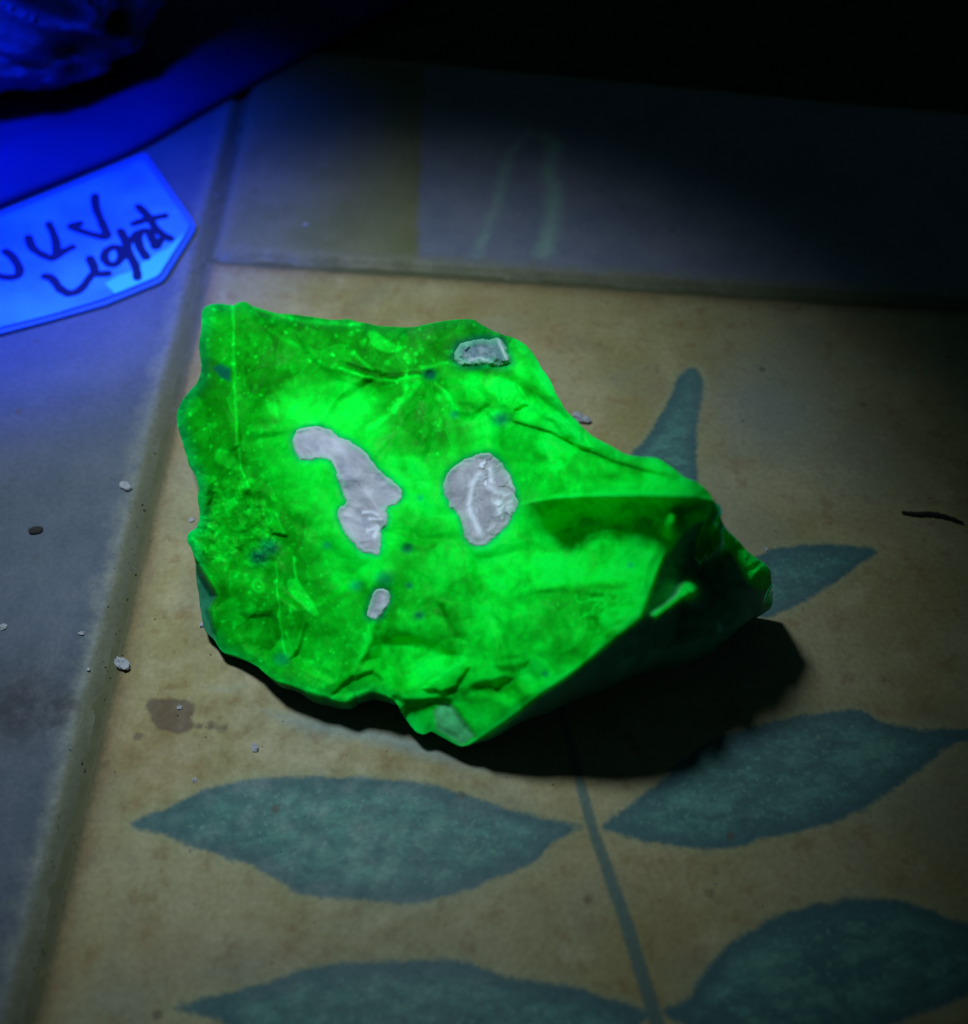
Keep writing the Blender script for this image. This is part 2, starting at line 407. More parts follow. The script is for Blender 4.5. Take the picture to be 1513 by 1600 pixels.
# small chips along the outline
_nr = np.array([fbm(OUT[:, 0], OUT[:, 1], 16, 3, 5), fbm(OUT[:, 0]+500, OUT[:, 1], 16, 3, 6)]).T
OUT = OUT+_nr*1.6
RIM = [(736, 1162), (755, 1150), (790, 1126), (820, 1103), (850, 1080), (880, 1060), (910, 1038), (950, 1004), (985, 977), (1000, 964), (1006, 948), (1013, 928), (1020, 910), (1026, 893), (1036, 870), (1048, 852), (1058, 838), (1070, 824), (1086, 813), (1106, 808), (1124, 818), (1138, 848), (1158, 880), (1174, 908), (1190, 918), (1203, 914), (1214, 912)]
FLANK = RIM+[(1230, 960), (1180, 985), (1100, 1020), (1000, 1050), (900, 1080), (800, 1150), (740, 1180)]
LRIM = [(294, 856), (302, 866), (312, 880), (326, 902), (343, 932), (331, 952), (334, 966), (338, 985), (344, 1010)]
LFLANK = LRIM+[(335, 1020), (290, 960), (285, 870)]

CP = [(335, 474, 29), (385, 472, 31), (480, 494, 32), (560, 502, 33), (655, 509, 36), (735, 499, 40), (812, 532, 43), (860, 595, 44), (905, 662, 45), (950, 695, 46), (1020, 714, 47), (1070, 746, 46), (1125, 790, 41),
 (313, 540, 25), (308, 598, 23), (277, 645, 19), (290, 705, 19), (308, 760, 16), (292, 845, 11), (320, 900, 10.5), (343, 932, 10), (345, 1012, 6), (400, 1040, 7), (490, 1083, 9), (540, 1097, 9), (585, 1079, 12), (640, 1132, 9.5), (722, 1166, 7), (740, 1160, 9), (790, 1128, 17), (850, 1083, 26), (910, 1040, 34), (1000, 965, 42), (1025, 895, 42), (1058, 838, 42),
 (450, 700, 25), (600, 650, 31.5), (500, 900, 17.5), (400, 860, 15.5), (650, 800, 26.5), (750, 780, 30), (700, 950, 22), (850, 900, 31), (950, 890, 36.5), (700, 570, 36), (400, 560, 28), (800, 620, 40), (640, 1040, 15.5), (760, 1060, 20), (870, 760, 33), (960, 765, 35), (1040, 790, 39),
 (1165, 860, 33), (1195, 890, 29), (1205, 908, 25), (1207, 942, 11), (1188, 957, 22), (1150, 975, 40), (1140, 830, 37), (1130, 940, 41), (1060, 980, 41), (950, 1035, 37)]
CP = np.array(CP, float)
def tps_fit(c):
    xy = c[:, :2]/400; z = c[:, 2]/1000; n = len(c)
    r = np.linalg.norm(xy[:, None]-xy[None], axis=2); K = np.where(r > 0, r*r*np.log(r+1e-9), 0)+np.eye(n)*.004
    Q = np.c_[np.ones(n), xy]; A = np.block([[K, Q], [Q.T, np.zeros((3, 3))]])
    return xy, np.linalg.solve(A, np.r_[z, 0, 0, 0])
TXY, TW = tps_fit(CP)
def tps(u, v):
    x = u/400; y = v/400; z = TW[-3]+TW[-2]*x+TW[-1]*y
    for (a, b), wt in zip(TXY, TW):
        r2 = (x-a)**2+(y-b)**2; z = z+wt*.5*r2*np.log(r2+1e-12)
    return z

INC = {'L': [(457, 690), (460, 678), (470, 670), (485, 666), (500, 666), (515, 672), (530, 682), (548, 690), (562, 700), (575, 712), (588, 730), (605, 745), (622, 760), (629, 772), (625, 782), (612, 790), (604, 795), (607, 808), (604, 820), (596, 830), (596, 848), (592, 866), (580, 866), (565, 862), (552, 848), (540, 832), (532, 818), (527, 803), (530, 797), (540, 785), (536, 772), (530, 755), (526, 740), (520, 725), (512, 718), (500, 716), (485, 718), (472, 718), (462, 710)],
 'R': [(693, 765), (697, 745), (706, 732), (720, 722), (738, 713), (755, 709), (768, 710), (780, 718), (790, 732), (800, 750), (806, 770), (808, 790), (800, 805), (795, 818), (782, 832), (768, 846), (755, 853), (742, 853), (730, 845), (724, 830), (722, 815), (712, 800), (702, 788)],
 'S': [(573, 962), (578, 945), (583, 928), (590, 921), (600, 920), (607, 926), (609, 938), (602, 950), (596, 962), (585, 967)],
 'C': [(712, 547), (720, 537), (733, 534), (745, 530), (765, 529), (784, 531), (790, 548), (797, 566), (780, 571), (760, 568), (735, 571), (718, 568), (710, 558)]}
INC = {a: catmull(b, 4, True) for a, b in INC.items()}

RIDGE = np.array([(806, 792), (830, 785), (870, 779), (910, 776), (950, 775), (1000, 774), (1050, 775), (1085, 777), (1125, 784)], float)
CHIP = [(612, 1086), (640, 1092), (672, 1091), (700, 1091), (712, 1102), (728, 1125), (748, 1152), (735, 1180), (690, 1180), (640, 1160), (615, 1120)]
SCAR = [(588, 990), (612, 984), (645, 986), (690, 998), (722, 1016), (726, 1028), (700, 1046), (676, 1054), (660, 1068), (640, 1078), (622, 1081), (600, 1062), (572, 1044), (562, 1034), (575, 1012)]
RUB = [(312, 770), (345, 755), (375, 735), (400, 745), (415, 790), (438, 830), (440, 870), (420, 890), (370, 880), (330, 890), (300, 860), (292, 840), (310, 815)]

def heights(u, v):
    z = tps(u, v)
    # sharp crest with a steep hollow in front of it
    v0 = np.interp(u, RIDGE[:, 0], RIDGE[:, 1])
    A = .0155*sst(800, 858, u)*(1+.28*sst(900, 1000, u))*(1-.35*sst(1050, 1120, u))
    A = np.where((u < 800) | (u > 1160), 0, A)
    wd = np.interp(u, [806, 860, 960, 1040, 1120], [50, 98, 132, 118, 90])*(1+.10*fbm(u, v, 50, 2, 71))
    dn = np.clip((v-v0)/wd, 0, 1)
    z = z+np.where(v < v0, A*np.exp(-np.clip(v0-v, 0, None)/60.), A*(1-dn)**2)
    # nub closing the hollow on the right
    z = z+.0095*np.exp(-((u-1050)/13)**2-((v-818)/19)**2)
    # flanks
    for reg, edge, kk in ((FLANK, RIM, .00026), (LFLANK, LRIM, .00048)):
        m = inside(u, v, reg)
        if m.any():
            d = dist_line(u[m], v[m], edge)
            z[m] -= kk*np.clip(d, 0, 62)
    # lit knob and rib inside the dark hollow
    z = z+.015*np.exp(-((u-1082)/15)**2-((v-924)/17)**2)
    z = z+.0065*np.exp(-(dist_line(u, v, [(1026, 962), (1046, 948), (1066, 932)])/6)**2)
    # beaded far lip of the hollow
    z = z+.0016*np.exp(-(dist_line(u, v, [(1130, 815), (1150, 846), (1172, 872), (1196, 893)])/9)**2)*(1+.4*fbm(u, v, 11, 2, 3))
    # bottom chip and conchoidal scar
    s = sdf(u, v, catmull(CHIP, 3, True), 60); z = z-.0013*sst(2, -10, s)
    s = sdf(u, v, catmull(SCAR, 3, True), 60); z = z-.0030*sst(1, -26, s)
    for pl, dp, wd in (([(545, 1058), (585, 1042), (602, 1066), (575, 1080), (545, 1094), (515, 1088)], .0011, 9), ([(658, 1074), (722, 1030), (736, 1042), (715, 1074), (690, 1084)], -.0010, 5), ([(778, 600), (805, 596), (827, 632), (800, 646), (780, 632)], -.0011, 6),
                       ([(835, 610), (880, 650), (930, 700), (905, 702), (862, 662), (830, 640)], -.0010, 8), ([(842, 690), (872, 700), (884, 736), (862, 740), (845, 712)], -.0009, 10), ([(690, 590), (750, 590), (770, 630), (735, 660), (700, 640)], -.0009, 12), ([(410, 790), (432, 797), (450, 838), (425, 834)], -.0008, 5),
                       ([(770, 1040), (830, 1030), (850, 1070), (800, 1105), (765, 1090)], .0010, 14), ([(900, 925), (985, 925), (1000, 955), (955, 995), (905, 970)], .0009, 10), ([(370, 960), (430, 950), (450, 1000), (420, 1040), (375, 1010)], .0009, 14)):
        z = z-dp*sst(1, -wd, sdf(u+4*fbm(u, v, 18, 2, 350), v+4*fbm(u, v, 18, 2, 351), pl, 40))
    # long crease on the upper right shoulder
    cr = [(775, 650), (800, 657), (860, 674), (900, 695), (960, 720), (1010, 735), (1062, 746)]
    d = dist_line(u, v, cr); vv = np.interp(u, *np.array(cr).T); m = (u > 775) & (u < 1062)
    z = z+np.where(m, np.where(v < vv, .0005*np.exp(-d/34), -.0002*np.exp(-d/14)), 0)*sst(775, 830, u)*(1-sst(1020, 1062, u))
    # shoulder step behind the crust, pit, vein groove
    st = [(700, 575), (735, 578), (780, 582), (808, 592), (850, 615), (890, 648), (925, 680)]
    d = dist_line(u, v, st); vv = np.interp(u, *np.array(st).T); m = (u > 700) & (u < 925)
    z = z+np.where(m, np.where(v > vv, .0008*np.exp(-d/30), -.0004*np.exp(-d/14)), 0)*sst(790, 830, u)*(1-sst(880, 925, u))
    z = z-.0012*np.exp(-((u-672)/9)**2-((v-585)/7)**2)-.0006*np.exp(-((u-636)/11)**2-((v-858)/9)**2)-.0008*np.exp(-((u-781)/13)**2-((v-655)/8)**2)
    z = z-.0004*np.exp(-(dist_line(u, v, [(530, 566), (570, 580), (610, 588), (660, 583)])/4.5)**2)+.0003*np.exp(-(dist_line(u, v, [(530, 575), (560, 585), (590, 594), (620, 595), (655, 587)])/4)**2)
    # flake edges
    for pl, a, wd in (([(582, 975), (572, 1010), (556, 1040), (545, 1056)], .0012, 7), ([(596, 965), (580, 1010), (566, 1036)], -.0012, 6), ([(690, 950), (700, 972), (712, 992), (740, 1012)], -.0010, 6),
                      ([(600, 985), (650, 985), (700, 1000), (735, 1030)], -.0008, 7), ([(364, 478), (366, 560), (367, 620), (370, 680), (376, 730), (390, 765)], .0005, 4), ([(412, 780), (425, 815), (440, 850)], -.0022, 8),
                      ([(310, 750), (345, 752), (372, 748)], -.0016, 8), ([(740, 1075), (775, 1080), (800, 1074)], -.0012, 6)):
        z = z+.33*a*np.exp(-(dist_line(u, v, pl)/(1.3*wd))**2)
    # broken facets: each cell leans its own way
    calm = .35+.65*sst(0, 40, np.minimum(sdf(u, v, INC['L'], 60), sdf(u, v, INC['R'], 60)))
    calm = calm*np.where(inside(u, v, FLANK), 0, 1)*sst(-2, 22, dist_line(u, v, RIM[:20]))
    uu = u+10*fbm(u, v, 50, 2, 301); vv = v+10*fbm(u, v, 50, 2, 302)
    for sc_, sl, sd_, bl in ((120., .000027, 310, 30.), (52., .000008, 320, 14.)):
        gx = uu/sc_; gy = vv/sc_; ix = np.floor(gx); iy = np.floor(gy); f1 = np.full(u.shape, 9.); f2 = f1.copy(); tx = 0*u; ty = 0*u
        for dx in (-1, 0, 1):
            for dy in (-1, 0, 1):
                a_ = ix+dx; b_ = iy+dy; px = a_+_hash(a_, b_, sd_)-gx; py = b_+_hash(a_, b_, sd_+1)-gy; d = np.hypot(px, py); m = d < f1
                f2 = np.where(m, f1, np.minimum(f2, d)); f1 = np.where(m, d, f1)
                tl = -px*(_hash(a_, b_, sd_+2)-.5)-py*(_hash(a_, b_, sd_+3)-.5); tx = np.where(m, tl, tx)
        z = z+calm*2*sl*sc_*tx*sst(0, bl, (f2-f1)*sc_)
    # rubble zone
    s = sst(6, -14, sdf(u, v, RUB, 40))
    z = z+s*(.0009*fbm(u, v, 20, 4, 8, .6)+.0004*(1-2*np.abs(fbm(u, v, 26, 2, 9))))
    # overall roughness
    z = z+.0006*fbm(u, v, 90, 3, 1)+.00012*fbm(u, v, 30, 2, 2)
    f1, f2, idv = worley(u+14*fbm(u, v, 60, 2, 40), v+14*fbm(u, v, 60, 2, 41), 70, 44)
    z = z+.0007*np.clip((f2-f1)/30, 0, 1)*(idv-.35)
    for kk in 'LRS': z = z-.0006*sst(11, -10, sdf(u, v, INC[kk], 40))
    s = sdf(u, v, INC['C'], 40); z = z+sst(5, -8, s)*(.0004+.0004*fbm(u, v, 8, 3, 12))
    return z

# brightness of the glow (photo green value) sampled over the face
GP = np.array([(340, 500, 172), (330, 560, 150), (360, 600, 148), (300, 650, 160), (330, 700, 150), (420, 520, 152), (480, 560, 150), (420, 600, 145), (560, 530, 160), (600, 560, 150), (680, 530, 148), (740, 515, 145), (500, 620, 222), (470, 650, 235), (540, 640, 240), (430, 720, 185), (480, 760, 218), (400, 660, 160), (590, 690, 228), (640, 640, 158), (690, 620, 150), (660, 690, 155), (640, 740, 240), (690, 680, 170), (720, 600, 222), (750, 650, 230), (800, 600, 228), (850, 660, 245), (800, 680, 212), (840, 740, 185), (900, 720, 230), (1000, 740, 228), (1080, 770, 205), (350, 780, 175), (420, 800, 158), (380, 850, 190), (480, 850, 168), (350, 920, 165), (420, 950, 162), (480, 930, 165), (540, 880, 218), (560, 960, 178), (520, 1040, 172), (430, 1030, 160), (640, 850, 190), (690, 880, 228), (760, 880, 240), (650, 930, 182), (700, 950, 210), (760, 960, 205), (820, 930, 202), (900, 880, 242), (950, 860, 238), (1000, 880, 238), (870, 970, 168), (950, 960, 205), (800, 1020, 212), (880, 1020, 190), (720, 1000, 178), (640, 1020, 210), (760, 1080, 205), (850, 1060, 218), (700, 1060, 226), (660, 1110, 228), (590, 1060, 190), (800, 1100, 218), (1180, 880, 200), (480, 1000, 165), (600, 800, 235), (660, 780, 235), (830, 850, 238)], float)

def stone_color(u, v):
    uw = u+9*fbm(u, v, 40, 3, 60); vw = v+9*fbm(u, v, 40, 3, 61)
    num = 0*u; den = 0*u
    for a, b, g in GP:
        wt = np.exp(-((uw-a)**2+(vw-b)**2)/(2*25.**2))+1e-7
        num += wt*g; den += wt
    g = num/den
    dark = sst(215, 160, g)                                  # the mottled, darker zone
    m1 = fbm(uw, vw, 46, 4, 20); m2 = fbm(u, v, 15, 3, 22); m3 = fbm(u, v, 6, 2, 23)
    ridged = 1-np.abs(fbm(uw*1.2, vw, 60, 3, 26))*2
    m4 = fbm(uw+300, vw*1.2, 24, 3, 28)
    g = g+m1*27+m2*(12+10*dark)+m3*7+m4*20-12*np.clip(ridged-.72, 0, 1)/.28*(1-.4*dark)
    # pale speckles of the mottled zone
    for sc, sd, thr, amp, rad in ((17, 70, .74, 55, 4.2), (11, 74, .80, 40, 2.6), (29, 78, .80, 42, 7)):
        f1, f2, idv = worley(u+4*m2, v+3*m2, sc, sd)
        g = g+dark*(idv > thr)*amp*sst(rad, rad*.35, f1)*(.5+.5*_hash(np.floor(idv*997), np.floor(idv*331), 4))
    # soft radial streaks out of the pit towards the lower left
    an = np.arctan2(v-585, u-672); rr = np.hypot(u-672, v-585)
    g = g+26*fbm(an*60, rr*.05, 9, 2, 30)*sst(10, 40, rr)*sst(150, 60, rr)*((an > .7) & (an < 2.9))
    def line(pl, wd, amp, soft=1.0):
        nonlocal g
        d = dist_line(u+2.2*m2, v+2.2*m2, pl); g = g+amp*np.exp(-(d/wd)**2)
    def poly(pl, amp, e=4):
        nonlocal g
        s = sdf(u+3*m2, v+3*m2, catmull(pl, 3, True), 30); g = g+amp*sst(e*.5, -e, s)
    line([(364, 478), (366, 560), (367, 620), (370, 680), (376, 730), (388, 760)], 2.4, 45)
    line([(430, 880), (433, 900), (436, 950), (440, 990), (445, 1020)], 2, 45)
    line([(530, 575), (560, 585), (590, 594), (620, 595), (655, 587)], 3, 60)
    line([(545, 570), (580, 582), (610, 588), (655, 582)], 4, -45)
    line([(555, 553), (568, 566), (582, 578)], 3, 55); line([(660, 575), (690, 568), (740, 570)], 4, 55)
    line([(655, 597), (625, 630), (600, 655), (575, 670)], 5, 55); line([(637, 604), (626, 622), (616, 643)], 3.5, 50)
    line([(680, 598), (700, 615), (708, 635)], 3, 45); line([(400, 480), (440, 494), (480, 503), (560, 507)], 4, 50)
    line([(420, 515), (445, 530), (465, 540)], 4, 38); line([(688, 655), (683, 670), (676, 680)], 3, 40)
    line([(305, 870), (322, 898), (340, 925)], 3.5, 38)
    line([(582, 975), (572, 1010), (558, 1038)], 5, 45); line([(597, 968), (582, 1005), (570, 1034)], 5, -35)
    line([(600, 985), (650, 985), (700, 1000), (728, 1022)], 6, -30); line([(690, 945), (700, 972), (712, 992)], 5, -35)
    line([(725, 1030), (700, 1050), (672, 1058)], 5, 40); line([(630, 1090), (690, 1084), (705, 1088)], 4, 45)
    line([(745, 1075), (780, 1080), (800, 1074)], 6, -45); line([(800, 1050), (815, 1090), (818, 1110)], 5, -25)
    line([(735, 575), (790, 583), (812, 596), (850, 622), (885, 650)], 8, -60)
    line([(800, 657), (860, 674), (900, 695), (960, 720), (1010, 735), (1060, 746)], 5, -36)
    line([(925, 775), (950, 750), (975, 735)], 16, -38); line([(500, 560), (470, 580), (420, 600), (400, 606)], 6, -22)
    line([(880, 925), (930, 916), (990, 918)], 5, -35); line([(460, 872), (460, 890), (463, 905)], 2.5, 60)
    poly([(574, 518), (590, 518), (606, 530), (632, 543), (615, 552), (595, 549), (580, 538)], 68)
    poly([(412, 618), (428, 615), (436, 655), (422, 645)], 40); poly([(335, 705), (350, 700), (378, 725), (375, 737), (340, 724)], 42)
    poly([(408, 795), (428, 798), (440, 815), (448, 836), (425, 832)], 42)
    poly([(446, 908), (462, 903), (482, 928), (499, 958), (488, 962), (470, 945), (456, 932)], 62)
    poly([(778, 600), (805, 596), (827, 632), (800, 646), (780, 632)], 34, 3); poly([(845, 622), (880, 650), (930, 700), (905, 700), (862, 660)], 30)
    poly([(842, 690), (870, 700), (882, 735), (862, 738), (845, 712)], 38, 6)
    poly([(612, 1000), (660, 992), (715, 1016), (690, 1034), (640, 1026)], 14, 12)
    poly([(596, 1048), (606, 1046), (618, 1068), (610, 1080), (600, 1075)], 30)
    # ring and net
    g = g+38*np.exp(-((np.hypot((u-404)+3*m2, (v-916)*.85+4*m4)-8)/2.6)**2)
    s = sst(6, -8, sdf(u, v, [(885, 930), (920, 924), (990, 925), (999, 960), (985, 985), (950, 996), (920, 986), (903, 965)], 40))
    f1, f2, idv = worley(u*1.0+8*m2, v*1.5+8*m1, 27, 50)
    nn = np.abs(fbm(u*.9+.5*v, v*1.5, 34, 3, 52)); n3 = np.abs(fbm(u, v*1.3, 22, 2, 57)); g = g+s*(62*np.exp(-(nn/.07)**2)+40*np.exp(-(n3/.06)**2)-22)
    s = sst(6, -10, sdf(u, v, RUB, 40)); f1, f2, idv = worley(u+12*m2, v+9*m1, 17, 3)
    g = g+s*(52*(idv-.5)+45*fbm(u, v, 13, 3, 88)-30*np.clip(fbm(u, v, 24, 2, 89)-.1, 0, 1))
    f1, f2, idv = worley(uw*1.35+.3*vw, vw*.9, 40, 85)
    g = g+dark*(34*(idv-.5)+13*(idv > .62)*np.exp(-((f2-f1-1.5)/1.7)**2)*sst(-.2, .3, m1))
    f1, f2, idv = worley(uw, vw, 34, 83); g = g+(1-dark)*22*(idv-.5)
    # rounded, cloudy lobes of the clear part
    f1, f2, idv = worley(u+16*m1+8*m4, v+16*m4-8*m1, 78, 95)
    g = g+(1-dark)*(30*np.clip(1-f1/44, -.4, 1)-24*np.exp(-((f2-f1)/20)**2))*sst(560, 700, u+.35*(v-600))
    f1, f2, idv = worley(u+7*m1, v+7*m4, 31, 97)
    g = g+(1-dark)*16*(np.clip(f1/16, 0, 1)-.5)*(idv > .4)
    # glints painted into the green along the lower outline, rim and crest
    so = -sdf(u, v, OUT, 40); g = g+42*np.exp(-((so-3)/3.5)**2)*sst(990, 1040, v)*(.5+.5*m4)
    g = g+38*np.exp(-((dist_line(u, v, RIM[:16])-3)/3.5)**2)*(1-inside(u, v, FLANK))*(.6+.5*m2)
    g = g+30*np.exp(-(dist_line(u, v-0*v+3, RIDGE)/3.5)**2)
    g = 186+(g-186)*1.15+np.interp((u-300)*.6+(v-500)*.8, [0, 150, 330, 560, 760], [-16, -14, -6, 10, 26])  # offsets the lamp falloff in the colour: upper left darker, lower right brighter
    g = np.clip(g, 95, 268)
    lin = (np.clip(g, 0, 268)/255)**2.2
    teal = np.zeros_like(u)
    for key in INC:
        s = sdf(u, v, INC[key], 60)
        wd = 7 if key != 'C' else 9
        halo = np.exp(-(np.clip(s-4, 0, None)/34)**2) if key in 'LR' else 0
        lin = lin+(.42*halo)*np.clip(1-lin, 0, 1)
        ring = np.exp(-(np.clip(s+2, 0, None)/wd)**2)
        lin = lin*(1-(.30 if key != 'C' else .5)*ring); teal = np.maximum(teal, ring*.8)
    for a, b, r, dk in ((710, 648, 7, .3), (852, 1053, 6, .35), (655, 962, 8, .45), (985, 883, 6, .3), (640, 915, 6, .3), (511, 852, 7, .25), (657, 778, 6, .3), (672, 585, 10, .72), (782, 655, 13, .6), (636, 857, 9, .5), (405, 870, 14, .45), (420, 855, 14, .4), (556, 915, 10, .1), (600, 905, 14, .35), (440, 1030, 12, .2), (1075, 955, 12, .5)):
        q = np.exp(-(((u-a)/r)**2+((v-b)/(r*.85))**2)**1.3); lin = lin*(1-dk*q); teal = np.maximum(teal, q*.8)
    s = sdf(u, v, [(330, 574), (345, 567), (361, 575), (361, 598), (345, 591)], 20); q = sst(2, -5, s); lin = lin*(1-.5*q); teal = np.maximum(teal, .9*q)
    s = sdf(u, v, OUT, 40); q = np.exp(-(s/13)**2)*(.35+.65*sst(420, 300, u)); teal = np.maximum(teal, .55*q)  # bluish light along the outline painted in as teal, stronger at left
    chip = sst(3, -6, sdf(u, v, [(690, 1096), (706, 1100), (722, 1120), (744, 1150), (722, 1166), (682, 1142), (676, 1112)], 30))
    rgb = np.stack([0*u+.001, lin*.97, lin*lin*.045+teal*(.045+.10*lin)], -1)
    rgb[..., 1] *= 1-.12*teal
    rgb = rgb*(1-chip[..., None])+chip[..., None]*np.array([.09, .62, .24])*(1+.35*m2[..., None])
    # flanks blend to a duller, greyer green, knob and rib left out
    flank_mask = np.zeros_like(u)
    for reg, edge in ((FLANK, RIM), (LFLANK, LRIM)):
        m = inside(u, v, reg); d = np.zeros_like(u); d[m] = dist_line(u[m], v[m], edge); flank_mask = np.maximum(flank_mask, sst(1, 9, d))
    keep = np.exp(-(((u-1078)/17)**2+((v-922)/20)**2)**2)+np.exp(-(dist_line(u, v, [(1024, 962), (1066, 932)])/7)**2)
    flank_mask = flank_mask*(1-np.clip(keep, 0, 1))
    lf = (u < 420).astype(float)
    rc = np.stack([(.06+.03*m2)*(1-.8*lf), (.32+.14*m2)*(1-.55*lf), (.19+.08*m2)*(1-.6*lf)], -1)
    rgb = rgb*(1-flank_mask[..., None])+rc*flank_mask[..., None]
    return np.clip(rgb, .001, .98)

STEP = 1.55
us = np.arange(268, 1222, STEP); vs = np.arange(462, 1178, STEP)
U, V = np.meshgrid(us, vs)
ins = inside(U, V, OUT)
cell = ins[:-1, :-1] | ins[1:, :-1] | ins[:-1, 1:] | ins[1:, 1:]
used = np.zeros_like(ins); used[:-1, :-1] |= cell; used[1:, :-1] |= cell; used[:-1, 1:] |= cell; used[1:, 1:] |= cell
idx = -np.ones(U.shape, int); idx[used] = np.arange(used.sum())
su = U[used].copy(); sv = V[used].copy(); out = ~ins[used]
# snap the outer vertices onto the outline
ou, ov = su[out], sv[out]; best = np.full(ou.shape, 1e9); bu = ou.copy(); bv = ov.copy()
for i in range(len(OUT)):
    a = OUT[i]; b = OUT[(i+1) % len(OUT)]; e = b-a; t = np.clip(((ou-a[0])*e[0]+(ov-a[1])*e[1])/(e@e+1e-9), 0, 1)
    pu = a[0]+t*e[0]; pv = a[1]+t*e[1]; d = (pu-ou)**2+(pv-ov)**2; m = d < best
    best[m] = d[m]; bu[m] = pu[m]; bv[m] = pv[m]
su[out] = bu; sv[out] = bv
sz = np.clip(heights(su, sv), .0035, .07)
top = P(su, sv, sz)
quads = np.stack([idx[1:, :-1], idx[1:, 1:], idx[:-1, 1:], idx[:-1, :-1]], -1)[cell]
ed = np.concatenate([quads[:, [0, 1]], quads[:, [1, 2]], quads[:, [2, 3]], quads[:, [3, 0]]])
key = np.sort(ed, 1); uq, first, cnt = np.unique(key[:, 0]*len(su)+key[:, 1], return_index=True, return_counts=True)
bed_ = ed[first[cnt == 1]]
bv_ids = np.unique(bed_)
cen = np.array([top[:, 0].mean()-.004, top[:, 1].mean(), 0])
rings = []
tb = top[bv_ids]
for kx, kz in ((.985, .52), (.94, .24), (.87, .06), (.82, 0.0)):
    tip = (su[bv_ids] > 1080) & (sv[bv_ids] < 915)
    kx = np.where(tip, 1-(1-kx)*.2, kx)[:, None]; kzv = np.where(tip, kz*.25, kz)
    r = tb.copy(); r[:, :2] = cen[:2]+(tb[:, :2]-cen[:2])*kx
    r[:, :2] += (.0016*np.stack([fbm(tb[:, 0], tb[:, 1]+tb[:, 2], .02, 3, 5), fbm(tb[:, 0]+3, tb[:, 1], .02, 3, 6)], -1))*(kz < .7)
    r[:, 2] = np.maximum(tb[:, 2]*kzv, .0002)+(.0010*fbm(tb[:, 0], tb[:, 1], .012, 3, 9) if .05 < kz < .7 else 0)
    r[:, 2] = np.maximum(r[:, 2], .0002); rings.append(r)
N0 = len(top); nb = len(bv_ids); loc = -np.ones(N0, int); loc[bv_ids] = np.arange(nb)
allv = np.concatenate([top]+rings+[cen[None]+[[0, 0, .0002]]])
faces = quads.tolist()
a = bed_[:, 0]; b = bed_[:, 1]
prev = lambda i, k: (i if k == 0 else N0+(k-1)*nb+loc[i])
for k_ in range(4):
    faces += np.stack([prev(b, k_), prev(a, k_), prev(a, k_+1), prev(b, k_+1)], -1).tolist()
faces += np.stack([prev(b, 4), prev(a, 4), np.full(len(a), len(allv)-1)], -1).tolist()
# the stone's root sits where it touches the tile
root = empty('fluorescent_stone', (0, 0, 0))
tag(root, 'jagged chunk of chalcedony glowing bright green on the painted ochre tile', 'stone')
me = mesh_np('body', allv, faces)
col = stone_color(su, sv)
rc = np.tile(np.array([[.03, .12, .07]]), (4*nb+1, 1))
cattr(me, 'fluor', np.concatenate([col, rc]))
body = link('body', me, M_STONE, root)

